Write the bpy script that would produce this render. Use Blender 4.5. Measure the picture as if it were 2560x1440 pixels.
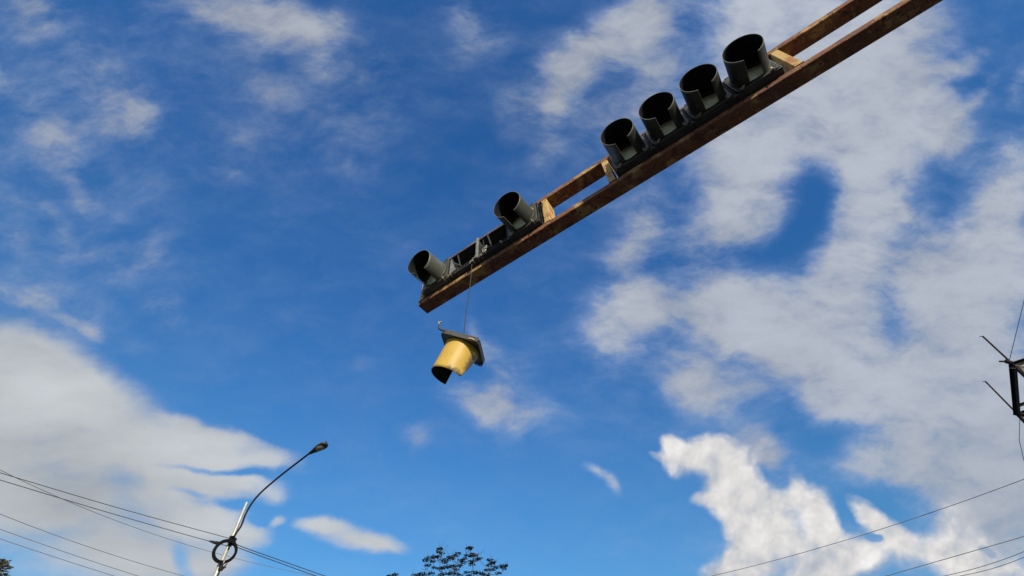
import bpy, math, random
from mathutils import Vector, Matrix, noise as mnoise
R=math.radians
for o in list(bpy.data.objects): bpy.data.objects.remove(o)
SC=bpy.context.scene; COL=SC.collection
# ---------------------------------------------------------------- camera
EYE=Vector((0,0,1.6))
RT=Vector((0.99998,0.00459,-0.00373)); UP=Vector((0.00592,-0.77613,0.63055)); FW=Vector((0,0.63056,0.77614))
cam=bpy.data.cameras.new('camera'); cam.lens=1198.96/2560*36; cam.sensor_width=36; cam.clip_start=.05; cam.clip_end=5000
co=bpy.data.objects.new('camera',cam); COL.objects.link(co)
co.matrix_world=Matrix(((RT.x,UP.x,-FW.x,EYE.x),(RT.y,UP.y,-FW.y,EYE.y),(RT.z,UP.z,-FW.z,EYE.z),(0,0,0,1)))
SC.camera=co
# ---------------------------------------------------------------- light
SUN_AZ,SUN_EL=165,19
sl=bpy.data.lights.new('sun','SUN'); sl.energy=5.0; sl.angle=R(.53); sl.color=(1,.90,.74)
so=bpy.data.objects.new('sun',sl); COL.objects.link(so)
sd=Vector((math.sin(R(SUN_AZ))*math.cos(R(SUN_EL)),math.cos(R(SUN_AZ))*math.cos(R(SUN_EL)),math.sin(R(SUN_EL))))
so.rotation_euler=sd.to_track_quat('Z','Y').to_euler(); so.location=(0,-5,20)
SC.view_settings.view_transform='Standard'; SC.view_settings.look='None'; SC.view_settings.gamma=1
SC.view_settings.exposure=0; SC.view_settings.use_curve_mapping=False
# ---------------------------------------------------------------- node helper
class NG:
    def __init__(s,tree): s.t=tree
    def n(s,typ,_in=None,**kw):
        nd=s.t.nodes.new(typ)
        for k,v in kw.items(): setattr(nd,k,v)
        for k,v in (_in or {}).items():
            if hasattr(v,'links'): s.t.links.new(v,nd.inputs[k])
            else: nd.inputs[k].default_value=v
        return nd
    def m(s,op,a,b=0,c=0,clamp=False):
        return s.n('ShaderNodeMath',{0:a,1:b,2:c},operation=op,use_clamp=clamp).outputs[0]
    def v(s,op,a,b=(0,0,0),sc=None):
        d={0:a,1:b}
        nd=s.n('ShaderNodeVectorMath',d,operation=op)
        if sc is not None:
            if hasattr(sc,'links'): s.t.links.new(sc,nd.inputs[3])
            else: nd.inputs[3].default_value=sc
        return nd.outputs[1] if op in('DOT_PRODUCT','LENGTH') else nd.outputs[0]
    def mr(s,x,a,b,c=0,d=1,smooth=True):
        return s.n('ShaderNodeMapRange',{0:x,1:a,2:b,3:c,4:d},interpolation_type='SMOOTHSTEP' if smooth else 'LINEAR').outputs[0]
    def mix(s,f,a,b,bl='MIX'):
        nd=s.n('ShaderNodeMix',data_type='RGBA',blend_type=bl)
        for i,x in ((0,f),(6,a),(7,b)):
            if hasattr(x,'links'): s.t.links.new(x,nd.inputs[i])
            else: nd.inputs[i].default_value=(x if i==0 else (*x,1))
        return nd.outputs[2]
    def noise(s,vec,scale,detail=4,rough=.5,dist=0,out=0):
        return s.n('ShaderNodeTexNoise',{'Vector':vec,'Scale':scale,'Detail':detail,'Roughness':rough,'Distortion':dist}).outputs[out]
# ---------------------------------------------------------------- sky
W=bpy.data.worlds.new('World'); SC.world=W; W.use_nodes=True; W.node_tree.nodes.clear()
g=NG(W.node_tree)
# clouds laid out on the sky round the direction (azimuth 0, elevation 50.9): east, up, half sizes, turn, amount, brightness
SOFT=[
(0.726,0.058,0.434,0.467,0,0.26,0.8),(0.392,-0.108,0.250,0.200,0,0.14,0.75),(0.177,-0.384,0.028,0.012,-25,0.75,0.9),(0.210,-0.410,0.013,0.025,25,0.65,0.85),
(0.976,-0.484,0.142,0.100,0,0.9,0.74),(0.667,-0.576,0.217,0.067,0,0.8,0.76),(0.851,-0.425,0.100,0.042,0,0.35,0.7),(0.559,-0.409,0.067,0.050,-30,0.35,0.75),
(-0.968,0.392,0.275,0.350,0,0.1716,0.7),(-0.442,0.409,0.275,0.183,-20,0.1404,0.55),(0.225,0.309,0.217,0.200,30,0.2,0.55),(0.350,-0.133,0.217,0.133,0,0.14,0.6),
(0.017,0.475,0.209,0.117,0,0.08,0.5),(-0.817,0.017,0.250,0.100,-20,0.0936,0.62),(-0.997,0.567,0.063,0.038,-60,0.39,0.6),(-0.942,0.576,0.033,0.050,30,0.195,0.6),
(-1.018,0.592,0.067,0.033,0,0.234,0.6),(-0.830,0.392,0.108,0.063,-48,0.429,0.62),(-0.780,0.346,0.046,0.032,-40,0.39,0.75),(-0.851,0.325,0.058,0.025,-10,0.234,0.6),
(-0.959,0.329,0.071,0.048,-50,0.468,0.68),(-0.901,0.200,0.046,0.027,-50,0.39,0.65),(-0.951,0.250,0.067,0.025,-55,0.234,0.6),(-0.942,0.133,0.067,0.023,-50,0.234,0.6),
(-0.780,0.067,0.092,0.032,-12,0.2964,0.6),(-0.730,0.096,0.038,0.027,40,0.273,0.65),(-1.047,0.121,0.046,0.022,0,0.273,0.6),(-1.043,0.434,0.067,0.021,-50,0.273,0.65),
(-0.993,0.200,0.275,0.417,0,0.0936,0.6),(-1.018,-0.033,0.217,0.067,-15,0.25,0.65),(-0.634,0.580,0.108,0.046,-12,0.429,0.6),(-0.534,0.550,0.108,0.050,-25,0.546,0.75),
(-0.434,0.521,0.075,0.050,-55,0.663,0.8),(-0.492,0.576,0.100,0.042,-20,0.39,0.7),(-0.359,0.550,0.050,0.038,-30,0.312,0.65),(-0.400,0.442,0.192,0.100,-30,0.195,0.5),
(-0.275,0.438,0.075,0.042,-30,0.195,0.45),(-0.567,0.300,0.058,0.050,-20,0.234,0.55),(-0.580,0.234,0.050,0.027,10,0.273,0.6),(-0.525,0.409,0.092,0.042,-60,0.156,0.5),
(-0.450,0.292,0.100,0.067,0,0.1326,0.5),(-0.334,0.259,0.075,0.050,-30,0.1716,0.55),(-0.651,0.209,0.108,0.033,-10,0.0936,0.5),(-0.075,0.538,0.071,0.054,-60,0.39,0.7),
(-0.083,0.584,0.058,0.042,0,0.234,0.6),(-0.092,0.492,0.042,0.033,0,0.156,0.5),(0.183,0.517,0.117,0.052,35,0.75,0.78),(0.259,0.559,0.058,0.083,-15,0.6,0.75),
(0.142,0.459,0.040,0.079,-25,0.65,0.75),(0.079,0.421,0.038,0.067,-20,0.5,0.7),(0.300,0.450,0.050,0.092,-12,0.55,0.72),(0.317,0.576,0.075,0.050,0,0.5,0.72),
(0.075,0.267,0.033,0.042,-20,0.28,0.55),(0.033,0.334,0.058,0.050,0,0.2,0.55),(0.088,0.371,0.025,0.050,-10,0.4,0.7),(0.008,0.359,0.050,0.050,0,0.15,0.5),
(0.234,0.350,0.100,0.117,0,0.22,0.55),(0.008,0.409,0.025,0.050,-30,0.2,0.6),(0.517,0.550,0.142,0.079,35,1,0.9),(0.609,0.584,0.183,0.067,0,1,0.92),
(0.726,0.534,0.142,0.083,30,1,0.9),(0.676,0.409,0.167,0.100,20,0.95,0.82),(0.826,0.442,0.100,0.079,20,0.85,0.78),(0.492,0.309,0.117,0.092,0,0.95,0.88),
(0.809,0.325,0.117,0.088,0,0.9,0.82),(0.484,0.183,0.096,0.088,-15,0.85,0.78),(0.450,0.113,0.075,0.032,0,0.45,0.65),(0.567,0.392,0.158,0.092,0,0.95,0.86),
(0.734,0.225,0.079,0.092,-30,0.9,0.85),(0.709,0.133,0.071,0.100,-20,1,0.88),(0.809,0.167,0.058,0.023,-5,0.7,0.8),(0.692,0.017,0.067,0.079,-10,0.95,0.85),
(0.934,0.463,0.058,0.021,30,0.5,0.72),(0.976,0.400,0.058,0.015,50,0.5,0.72),(0.917,0.325,0.050,0.058,0,0.45,0.6),(0.876,0.550,0.050,0.050,40,0.35,0.6),
(0.651,0.325,0.100,0.075,0,0.6,0.85),(0.641,0.183,0.052,0.079,-12,-0.62,0.8),(0.630,0.121,0.067,0.050,40,-0.35,0.8),(0.588,0.100,0.050,0.021,35,-0.2,0.8),
(0.559,0.067,0.058,0.033,30,-0.3,0.8),(0.784,0.234,0.033,0.021,20,-0.4,0.8),(1.026,0.200,0.075,0.108,-25,0.8,0.82),(1.018,0.083,0.092,0.108,0,0.85,0.85),
(1.063,0.417,0.021,0.046,-20,0.5,0.75),(0.884,0.017,0.108,0.092,0,0.85,0.8),(0.976,-0.050,0.125,0.108,0,0.9,0.8),(0.834,0.083,0.092,0.058,20,0.4,0.7),
(0.267,0.133,0.048,0.083,-15,0.6,0.72),(0.225,0.050,0.058,0.054,0,0.55,0.7),(0.217,-0.075,0.079,0.068,25,0.95,0.88),(0.284,-0.017,0.050,0.050,0,0.4,0.75),
(0.384,0.067,0.075,0.046,-20,0.42,0.65),(0.325,-0.042,0.075,0.050,0,0.45,0.7),(0.459,-0.042,0.100,0.067,-10,0.85,0.8),(0.525,-0.075,0.125,0.067,-15,0.95,0.85),
(0.651,-0.075,0.108,0.079,0,0.85,0.82),(0.609,-0.158,0.075,0.050,-30,0.5,0.7),(0.542,-0.167,0.033,0.050,-10,0.35,0.65),(0.409,-0.196,0.088,0.057,0,0.65,0.72),
(0.384,-0.213,0.058,0.029,0,0.5,0.85),(0.509,-0.225,0.038,0.029,-20,0.4,0.7),(0.809,-0.192,0.192,0.108,0,1,0.84),(0.676,-0.234,0.100,0.054,-8,0.9,0.82),
(0.976,-0.234,0.167,0.142,0,1,0.8),(0.851,-0.350,0.192,0.067,15,0.85,0.74),(1.034,-0.359,0.117,0.142,0,1,0.72),(0.509,-0.325,0.075,0.054,-30,0.6,0.66),
(0.538,-0.342,0.038,0.029,-40,0.6,0.75),(0.767,-0.442,0.142,0.046,-8,-0.5,0.7),(0.651,-0.321,0.050,0.042,0,-0.3,0.7),(0.517,-0.259,0.067,0.033,0,-0.2,0.7),
(-0.204,-0.294,0.035,0.023,-20,0.45,0.7),(-0.192,-0.317,0.017,0.033,-10,0.3,0.6),(-0.150,-0.275,0.025,0.017,0,0.2,0.6),(-0.071,-0.104,0.018,0.050,20,0.5,0.72),
(-0.033,-0.163,0.035,0.063,30,0.55,0.7),(-0.075,-0.221,0.067,0.046,-10,0.6,0.75),(0.025,-0.175,0.038,0.038,0,0.4,0.68),(0.017,-0.259,0.088,0.040,-15,0.62,0.75),
(-0.042,-0.250,0.092,0.075,0,0.2,0.65),(-0.484,-0.058,0.050,0.042,0,0.1,0.6),(-0.317,-0.154,0.025,0.017,0,0.15,0.6),(-0.726,-0.042,0.038,0.025,-30,0.3,0.65),
(-0.746,-0.083,0.042,0.063,-40,0.2,0.6),(-0.876,-0.071,0.038,0.013,-30,0.4,0.75),(-0.976,-0.029,0.108,0.023,-15,0.4,0.75),

]
BANK=[
(-1.018,-0.158,0.158,0.100,-30,1,0.84),(-1.068,-0.234,0.200,0.167,-30,1,0.8),(-1.068,-0.334,0.275,0.183,0,1,0.76),(-0.917,-0.200,0.150,0.083,-35,0.9,0.82),
(-0.792,-0.292,0.158,0.088,-30,1,0.8),(-0.901,-0.450,0.317,0.175,0,1,0.72),(-0.692,-0.275,0.058,0.023,-10,0.5,0.82),(-0.592,-0.346,0.158,0.043,-12,1.1,0.88),
(-0.676,-0.334,0.100,0.050,0,0.8,0.84),(-0.601,-0.299,0.117,0.020,-16,0.75,0.78),(-0.567,-0.410,0.100,0.037,-8,1.1,0.9),(-0.667,-0.400,0.083,0.042,0,0.8,0.84),
(-0.634,-0.484,0.108,0.052,-15,1,0.88),(-0.701,-0.442,0.092,0.058,0,1,0.88),(-0.550,-0.513,0.050,0.027,0,0.7,0.85),(-0.499,-0.484,0.023,0.013,10,0.9,0.84),
(-0.751,-0.567,0.183,0.067,0,1,0.74),(-0.601,-0.576,0.075,0.050,0,0.6,0.76),(-0.601,-0.382,0.142,0.011,-5,-1,0.8),(-0.534,-0.377,0.075,0.012,-4,-0.6,0.8),
(-0.601,-0.449,0.092,0.012,-6,-0.7,0.8),(-0.667,-0.427,0.050,0.008,-8,-0.6,0.8),(-0.534,-0.484,0.050,0.017,0,-0.5,0.8),(-0.484,-0.300,0.050,0.025,-20,-0.6,0.8),
(-0.688,-0.563,0.022,0.046,15,-0.7,0.8),(-0.492,-0.350,0.058,0.029,-5,0.6,0.86),(-0.492,-0.430,0.033,0.025,0,0.5,0.88),(-0.350,-0.515,0.104,0.030,-14,1.15,0.88),
(-0.409,-0.494,0.054,0.017,0,0.6,0.86),(-0.275,-0.535,0.063,0.020,-12,0.8,0.86),

]
CUMULUS=[
(0.324,-0.332,0.027,0.032,-20,1,1.05),(0.350,-0.367,0.050,0.038,-30,0.9,1.05),(0.400,-0.346,0.071,0.042,-10,1.1,1.08),(0.455,-0.379,0.071,0.063,-40,1.1,1.05),
(0.484,-0.450,0.067,0.079,50,1.1,1.05),(0.434,-0.425,0.058,0.058,-40,0.8,1),(0.509,-0.525,0.075,0.075,0,1,0.95),(0.475,-0.584,0.075,0.058,0,1,0.88),
(0.550,-0.459,0.050,0.050,0,0.9,0.9),(0.592,-0.421,0.033,0.025,60,0.5,0.85),(0.634,-0.455,0.052,0.067,30,1.1,1.05),(0.651,-0.500,0.042,0.042,0,0.9,1),
(0.738,-0.463,0.054,0.027,-45,0.8,0.95),(0.776,-0.509,0.067,0.033,-30,0.7,0.85),(0.676,-0.559,0.100,0.058,0,0.95,0.84),(0.726,-0.567,0.050,0.032,0,0.9,1.25),
(0.617,-0.601,0.100,0.042,0,0.9,0.82),(0.576,-0.517,0.050,0.050,0,0.6,0.8),(0.851,-0.542,0.108,0.050,0,0.9,1),(0.951,-0.555,0.100,0.058,0,0.8,0.92),
(0.934,-0.471,0.071,0.050,0,0.5,0.82),(1.001,-0.601,0.150,0.050,0,0.8,0.84),(0.759,-0.527,0.025,0.012,-10,-0.8,1),(0.994,-0.544,0.010,0.028,62,-0.8,1),
(0.425,-0.601,0.050,0.033,0,0.5,0.85),(0.300,-0.359,0.033,0.010,-30,0.4,0.95),(0.396,-0.442,0.033,0.021,0,0.5,0.9),(0.525,-0.338,0.033,0.038,-40,0.45,0.82),
(0.588,-0.384,0.025,0.033,0,0.4,0.82),

]
sky=g.n('ShaderNodeTexSky',sky_type='NISHITA',sun_disc=False,sun_elevation=R(SUN_EL),sun_rotation=R(SUN_AZ),altitude=0,air_density=1.0,dust_density=0.4,ozone_density=3.0)
dirv=g.n('ShaderNodeTexCoord').outputs['Generated']
df=g.v('DOT_PRODUCT',dirv,tuple(FW)); inv=g.m('DIVIDE',1,g.m('MAXIMUM',df,.05))
qu=g.m('MULTIPLY',g.v('DOT_PRODUCT',dirv,tuple(RT)),inv); qv=g.m('MULTIPLY',g.v('DOT_PRODUCT',dirv,tuple(UP)),inv)
q0=g.n('ShaderNodeCombineXYZ',{0:qu,1:qv,2:0}).outputs[0]
def warp(q,specs):
    for sc,am,det,off in specs:
        nz=g.noise(g.v('ADD',q,off),sc,det,.55,0,1)
        q=g.v('ADD',q,g.v('MULTIPLY',g.v('SUBTRACT',nz,(.5,.5,.5)),(am,am,0)))
    return q
def wsum(q,L,soft):
    """one running vector: amount, amount x brightness, amount taken away"""
    acc=None
    for (u,v,rx,ry,a,w,b) in L:
        # the tiny term makes the nodes run one after the other (all at once overflows the shader stack)
        qq=q if acc is None else g.n('ShaderNodeVectorMath',{0:acc,1:(1e-9,1e-9,1e-9),2:q},operation='MULTIPLY_ADD').outputs[0]
        mp=g.n('ShaderNodeMapping',{'Vector':qq,'Location':(u,v,0),'Rotation':(0,0,R(a)),'Scale':(rx,ry,1)},vector_type='TEXTURE').outputs[0]
        x=g.mr(g.v('LENGTH',mp),soft[0],soft[1],abs(w),0)
        y=g.v('SCALE',(1,b,0) if w>0 else (0,0,1),sc=x)
        acc=y if acc is None else g.v('ADD',acc,y)
    sp=g.n('ShaderNodeSeparateXYZ',{0:acc}).outputs
    bri=g.m('DIVIDE',g.m('ADD',sp[1],.02),g.m('ADD',sp[0],.028))
    return g.m('SUBTRACT',g.m('MINIMUM',sp[0],1.25),sp[2]),bri
# soft high cloud
def n2(q,sc,det=6,rough=.55):     # flat noise, contrast stretched about zero
    nd=g.n('ShaderNodeTexNoise',{'Vector':q,'Scale':sc,'Detail':det,'Roughness':rough},noise_dimensions='2D')
    return g.m('MULTIPLY',g.m('SUBTRACT',nd.outputs[0],.5),2.6)
def turn(q,a,sx,sy): return g.n('ShaderNodeMapping',{'Vector':q,'Rotation':(0,0,R(a)),'Scale':(sx,sy,1)}).outputs[0]
qs=warp(q0,[(3.0,.075,2,(0,0,0)),(10,.042,5,(5,3,0))])
tS,bS=wsum(qs,SOFT,(.0,1.65))
f1=n2(turn(qs,55,1.0,2.3),4.6,10,.62); f2=n2(turn(g.v('ADD',qs,(7,3,0)),38,1.0,1.7),12,8,.64)
hz=g.m('MULTIPLY_ADD',tS,.97,.09); am=g.m('MINIMUM',g.m('MULTIPLY_ADD',tS,1.0,.18),.66)
xS=g.m('MULTIPLY_ADD',f1,am,hz); xS=g.m('MULTIPLY_ADD',f2,g.m('MULTIPLY',am,.55),xS)
oS=g.mr(xS,-.10,1.46,0,.95,True)
lS=g.m('MULTIPLY_ADD',bS,.52,g.m('MULTIPLY_ADD',f2,.035,.07)); lS=g.m('MULTIPLY_ADD',f1,.075,lS)
# low bank
qb=warp(q0,[(5,.05,2,(2,8,0)),(18,.026,6,(1,3,0))])
tB,bB=wsum(qb,BANK,(.0,1.4))
sb=turn(qb,-8,.7,2.1)
f3=n2(sb,5,9,.60); f4=n2(g.v('ADD',sb,(3,1,0)),2.6,5,.5)
xB=g.m('MULTIPLY_ADD',g.m('MULTIPLY_ADD',f4,.12,g.m('MULTIPLY',f3,.34)),g.m('MULTIPLY',tB,2.5,clamp=True),g.m('MULTIPLY',tB,.80))
oB=g.mr(xB,.02,1.05,0,.97)
lB=g.m('MULTIPLY_ADD',bB,.67,g.m('MULTIPLY',f4,.13)); lB=g.m('MULTIPLY_ADD',f3,.05,lB)
# cumulus: rounded cells of three sizes give the lobes
tC,bC=wsum(qb,CUMULUS,(.15,1.25))
def lobes(q):
    v=g.n('ShaderNodeTexVoronoi',{'Vector':q,'Scale':13,'Detail':2.5,'Roughness':.55,'Lacunarity':2.3,'Smoothness':.6},voronoi_dimensions='2D',feature='SMOOTH_F1',normalize=True)
    return v.outputs[0]
ql=warp(qb,[(26,.012,3,(3,3,0))])
l1=lobes(ql); l2=lobes(g.v('ADD',ql,(-.013,.021,0)))
f5=n2(qb,7,8,.6)
nC=g.m('MULTIPLY_ADD',f5,.30,g.m('MULTIPLY',g.m('SUBTRACT',.42,l1),.9)); xC=g.m('MULTIPLY_ADD',nC,g.m('MULTIPLY',tC,2.5,clamp=True),g.m('MULTIPLY',tC,.8))
oC=g.mr(xC,.12,.95,0,1)
rel=g.m('SUBTRACT',l2,l1)
lC=g.m('MULTIPLY_ADD',bC,.72,g.m('MULTIPLY',rel,.50)); lC=g.m('MULTIPLY_ADD',n2(qb,3.6,7,.55),.16,lC)
lC=g.m('MULTIPLY_ADD',g.m('SUBTRACT',.42,l1),.16,lC)
# rest of the sky, away from the laid-out part
fR=g.noise(dirv,2.2,8,.6,.4); far=g.mr(g.m('MAXIMUM',g.m('ABSOLUTE',qu),g.m('MULTIPLY',g.m('ABSOLUTE',qv),1.75)),1.12,1.4)
far=g.m('MAXIMUM',far,g.mr(df,.3,.1)); oR=g.m('MULTIPLY',g.mr(fR,.40,.60,0,.92),far)  # unseen cloud cover, thickened so the fill light is less blue
elev=g.n('ShaderNodeSeparateXYZ',{0:dirv}).outputs[2]; blue=g.mix(1,sky.outputs[0],g.mix(g.mr(elev,.25,.85,0,1,False),(.56,1.02,1.16),(.38,1.09,1.74)),'MULTIPLY')
blue=g.v('MULTIPLY',blue,(.12,.12,.12))
def col(l,tint): return g.v('SCALE',tint,sc=g.m('MAXIMUM',l,.05))
c=g.mix(oR,blue,(.55,.57,.62))
tS_=g.mix(g.mr(oS,.1,.8),(.74,.96,1.42),(.91,.985,1.13)); c=g.mix(oS,c,g.v('SCALE',tS_,sc=g.m('MAXIMUM',lS,.05)))
c=g.mix(oB,c,col(lB,(.955,1.0,1.045)))
tC_=g.mix(g.mr(lC,.42,.74),(.90,.99,1.13),(1.02,1.0,.99)); c=g.mix(oC,c,g.v('SCALE',tC_,sc=g.m('MINIMUM',g.m('MAXIMUM',lC,.38),.93)))
# nishita strength lies in the multiply above (0.12); the cloud luminances are given directly
bg=g.n('ShaderNodeBackground',{'Color':c,'Strength':1.0})
g.n('ShaderNodeOutputWorld',{'Surface':bg.outputs[0]})
W.cycles.sampling_method='MANUAL'; W.cycles.sample_map_resolution=512
# ---------------------------------------------------------------- materials
def mat(name,base,rough=.6,metal=0,var=None,vs=8,bump=0,bs=30,spec=.5):
    m=bpy.data.materials.new(name); m.use_nodes=True; t=m.node_tree; t.nodes.clear(); k=NG(t)
    pos=k.n('ShaderNodeTexCoord').outputs['Object']
    c=(*base,1)
    bsdf=k.n('ShaderNodeBsdfPrincipled',{'Roughness':rough,'Metallic':metal,'Specular IOR Level':spec})
    if var:
        f=k.mr(k.noise(pos,vs,6,.6),.35,.65); o=k.mix(f,base,var); t.links.new(o,bsdf.inputs['Base Color'])
    else: bsdf.inputs['Base Color'].default_value=c
    if bump:
        b=k.n('ShaderNodeBump',{'Strength':bump,'Distance':.004,'Height':k.noise(pos,bs,5,.6)}); t.links.new(b.outputs[0],bsdf.inputs['Normal'])
    k.n('ShaderNodeOutputMaterial',{'Surface':bsdf.outputs[0]})
    m['k']=0; return m
def rust_mat():
    m=bpy.data.materials.new('rusty painted steel'); m.use_nodes=True; t=m.node_tree; t.nodes.clear(); k=NG(t)
    pos=k.n('ShaderNodeTexCoord').outputs['Object']
    n1=k.noise(pos,4.5,7,.65,.3); n2=k.noise(k.v('ADD',pos,(4,2,7)),14,7,.65); n3=k.noise(k.v('ADD',pos,(1,9,3)),60,5,.6); n4=k.noise(k.v('ADD',pos,(8,2,5)),2.3,5,.6)
    c=k.mix(k.mr(n1,.49,.63),(.21,.090,.046),(.44,.27,.11))
    c=k.mix(k.mr(n2,.50,.62),c,(.11,.045,.032))
    c=k.mix(k.m('MULTIPLY',k.mr(n4,.52,.66),.6),c,(.13,.06,.045))
    c=k.mix(k.m('MULTIPLY',k.mr(n3,.58,.70),.6),c,(.045,.02,.014))
    c=k.mix(k.m('MULTIPLY',k.mr(k.noise(pos,33,6,.6),.60,.68),.7),c,(.50,.35,.15))
    b=k.n('ShaderNodeBump',{'Strength':.7,'Distance':.006,'Height':k.m('ADD',n2,k.m('MULTIPLY',n3,.5))})
    bs=k.n('ShaderNodeBsdfPrincipled',{'Base Color':c,'Roughness':.75,'Normal':b.outputs[0],'Specular IOR Level':.25})
    k.n('ShaderNodeOutputMaterial',{'Surface':bs.outputs[0]}); return m
def scuffed(name,base,worn,lo,hi,sc,rough=.5,specks=None,off=(0,0,0),spots=()):
    m=bpy.data.materials.new(name); m.use_nodes=True; t=m.node_tree; t.nodes.clear(); k=NG(t)
    pos=k.v('ADD',k.n('ShaderNodeTexCoord').outputs['Object'],off)
    c=k.mix(k.mr(k.noise(pos,sc,6,.6,.3),lo,hi),base,worn)
    p0=k.v('ADD',k.n('ShaderNodeTexCoord').outputs['Object'],k.v('MULTIPLY',k.v('SUBTRACT',k.noise(pos,22,4,.6,0,1),(.5,.5,.5)),(.09,.09,.09)))
    for (pt_,r0,r1,cc_) in spots: c=k.mix(k.mr(k.v('LENGTH',k.v('SUBTRACT',p0,tuple(pt_))),r0,r1,.9,0),c,cc_)
    if specks: c=k.mix(k.m('MULTIPLY',k.mr(k.noise(pos,sc*7,4,.6),.66,.72),.8),c,specks)
    c=k.mix(k.m('MULTIPLY',k.mr(k.noise(pos,sc*2.3,6,.65),.35,.75),.35),c,tuple(x*.6 for x in base))
    b=k.n('ShaderNodeBump',{'Strength':.15,'Distance':.002,'Height':k.noise(pos,40,4,.5)})
    bs=k.n('ShaderNodeBsdfPrincipled',{'Base Color':c,'Roughness':rough,'Normal':b.outputs[0],'Specular IOR Level':.4})
    k.n('ShaderNodeOutputMaterial',{'Surface':bs.outputs[0]}); return m
M_RUST=rust_mat()
M_TAN=scuffed('tan paint on steel',(.54,.35,.13),(.36,.16,.06),.47,.62,9,.7,(.08,.035,.02),(2,2,2))
M_GREY=scuffed('grey green signal paint',(.050,.050,.040),(.075,.074,.056),.45,.7,6,.45,(.3,.28,.2))
M_GREYL=scuffed('lighter grey signal paint',(.088,.095,.080),(.12,.122,.098),.45,.7,6,.45,(.3,.28,.2),(2,5,1))
M_GREYY=None
M_YEL=None
M_BLK=mat('matt black lining',(.012,.012,.015),.85,0,(.018,.018,.022),9,spec=.15)
M_DARK=mat('dark housing paint',(.030,.032,.034),.6,0,(.05,.05,.05),7,.2)
M_PALE=mat('weathered pale grey paint and sunlit rims',(.20,.21,.18),.6,0,(.13,.14,.12),12,.2)
M_DARKG=mat('dark grey edge paint',(.060,.057,.056),.7,0,(.04,.04,.04),12,.2)
M_LENS=mat('cloudy lens glass',(.90,.80,.52),.35,0,(.66,.59,.40),10,.3,60)
M_RUB=mat('black rubber',(.008,.008,.009),.9,spec=.12)
M_GALV=mat('galvanised steel',(.42,.42,.38),.45,.2,(.32,.32,.29),6,.1)
M_IRON=mat('dark iron',(.018,.015,.016),.85,0,(.03,.022,.02),8,.3,spec=.15)
M_OLIVE=mat('olive weathered steel',(.20,.17,.10),.7,0,(.12,.09,.06),8,.3)
M_WIRE=mat('wire',(.05,.05,.05),.8,spec=.2); M_WIREF=mat('weathered grey wire',(.15,.15,.16),.8,spec=.2)
M_BOLT=mat('zinc fitting',(.42,.38,.30),.5,.3,(.25,.2,.14),30)
M_LAMPB=mat('lamp body grey',(.06,.06,.065),.5,.1,(.04,.04,.045),6)
M_LAMPG=mat('lamp glass',(.34,.33,.28),.4,0,(.24,.23,.19),14)
M_BARK=mat('bark',(.07,.055,.045),.9,0,(.04,.03,.025),14,.5)
def leafm(name,a,b,c):
    m=bpy.data.materials.new(name); m.use_nodes=True; t=m.node_tree; t.nodes.clear(); k=NG(t)
    pos=k.n('ShaderNodeTexCoord').outputs['Object']
    cc=k.mix(k.mr(k.noise(pos,2.2,4,.6),.4,.6),a,b); cc=k.mix(k.m('MULTIPLY',k.mr(k.noise(pos,17,3,.5),.55,.7),.8),cc,c)
    d=k.n('ShaderNodeBsdfPrincipled',{'Base Color':cc,'Roughness':.55,'Specular IOR Level':.3})
    tr=k.n('ShaderNodeBsdfTranslucent',{'Color':cc}); mx=k.n('ShaderNodeMixShader',{0:.25})
    t.links.new(d.outputs[0],mx.inputs[1]); t.links.new(tr.outputs[0],mx.inputs[2])
    k.n('ShaderNodeOutputMaterial',{'Surface':mx.outputs[0]}); return m
M_LEAF=leafm('green leaves',(.022,.032,.012),(.045,.055,.02),(.08,.05,.025))
M_LEAF2=leafm('grey brown leaves',(.16,.15,.11),(.22,.20,.16),(.28,.24,.20))
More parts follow.
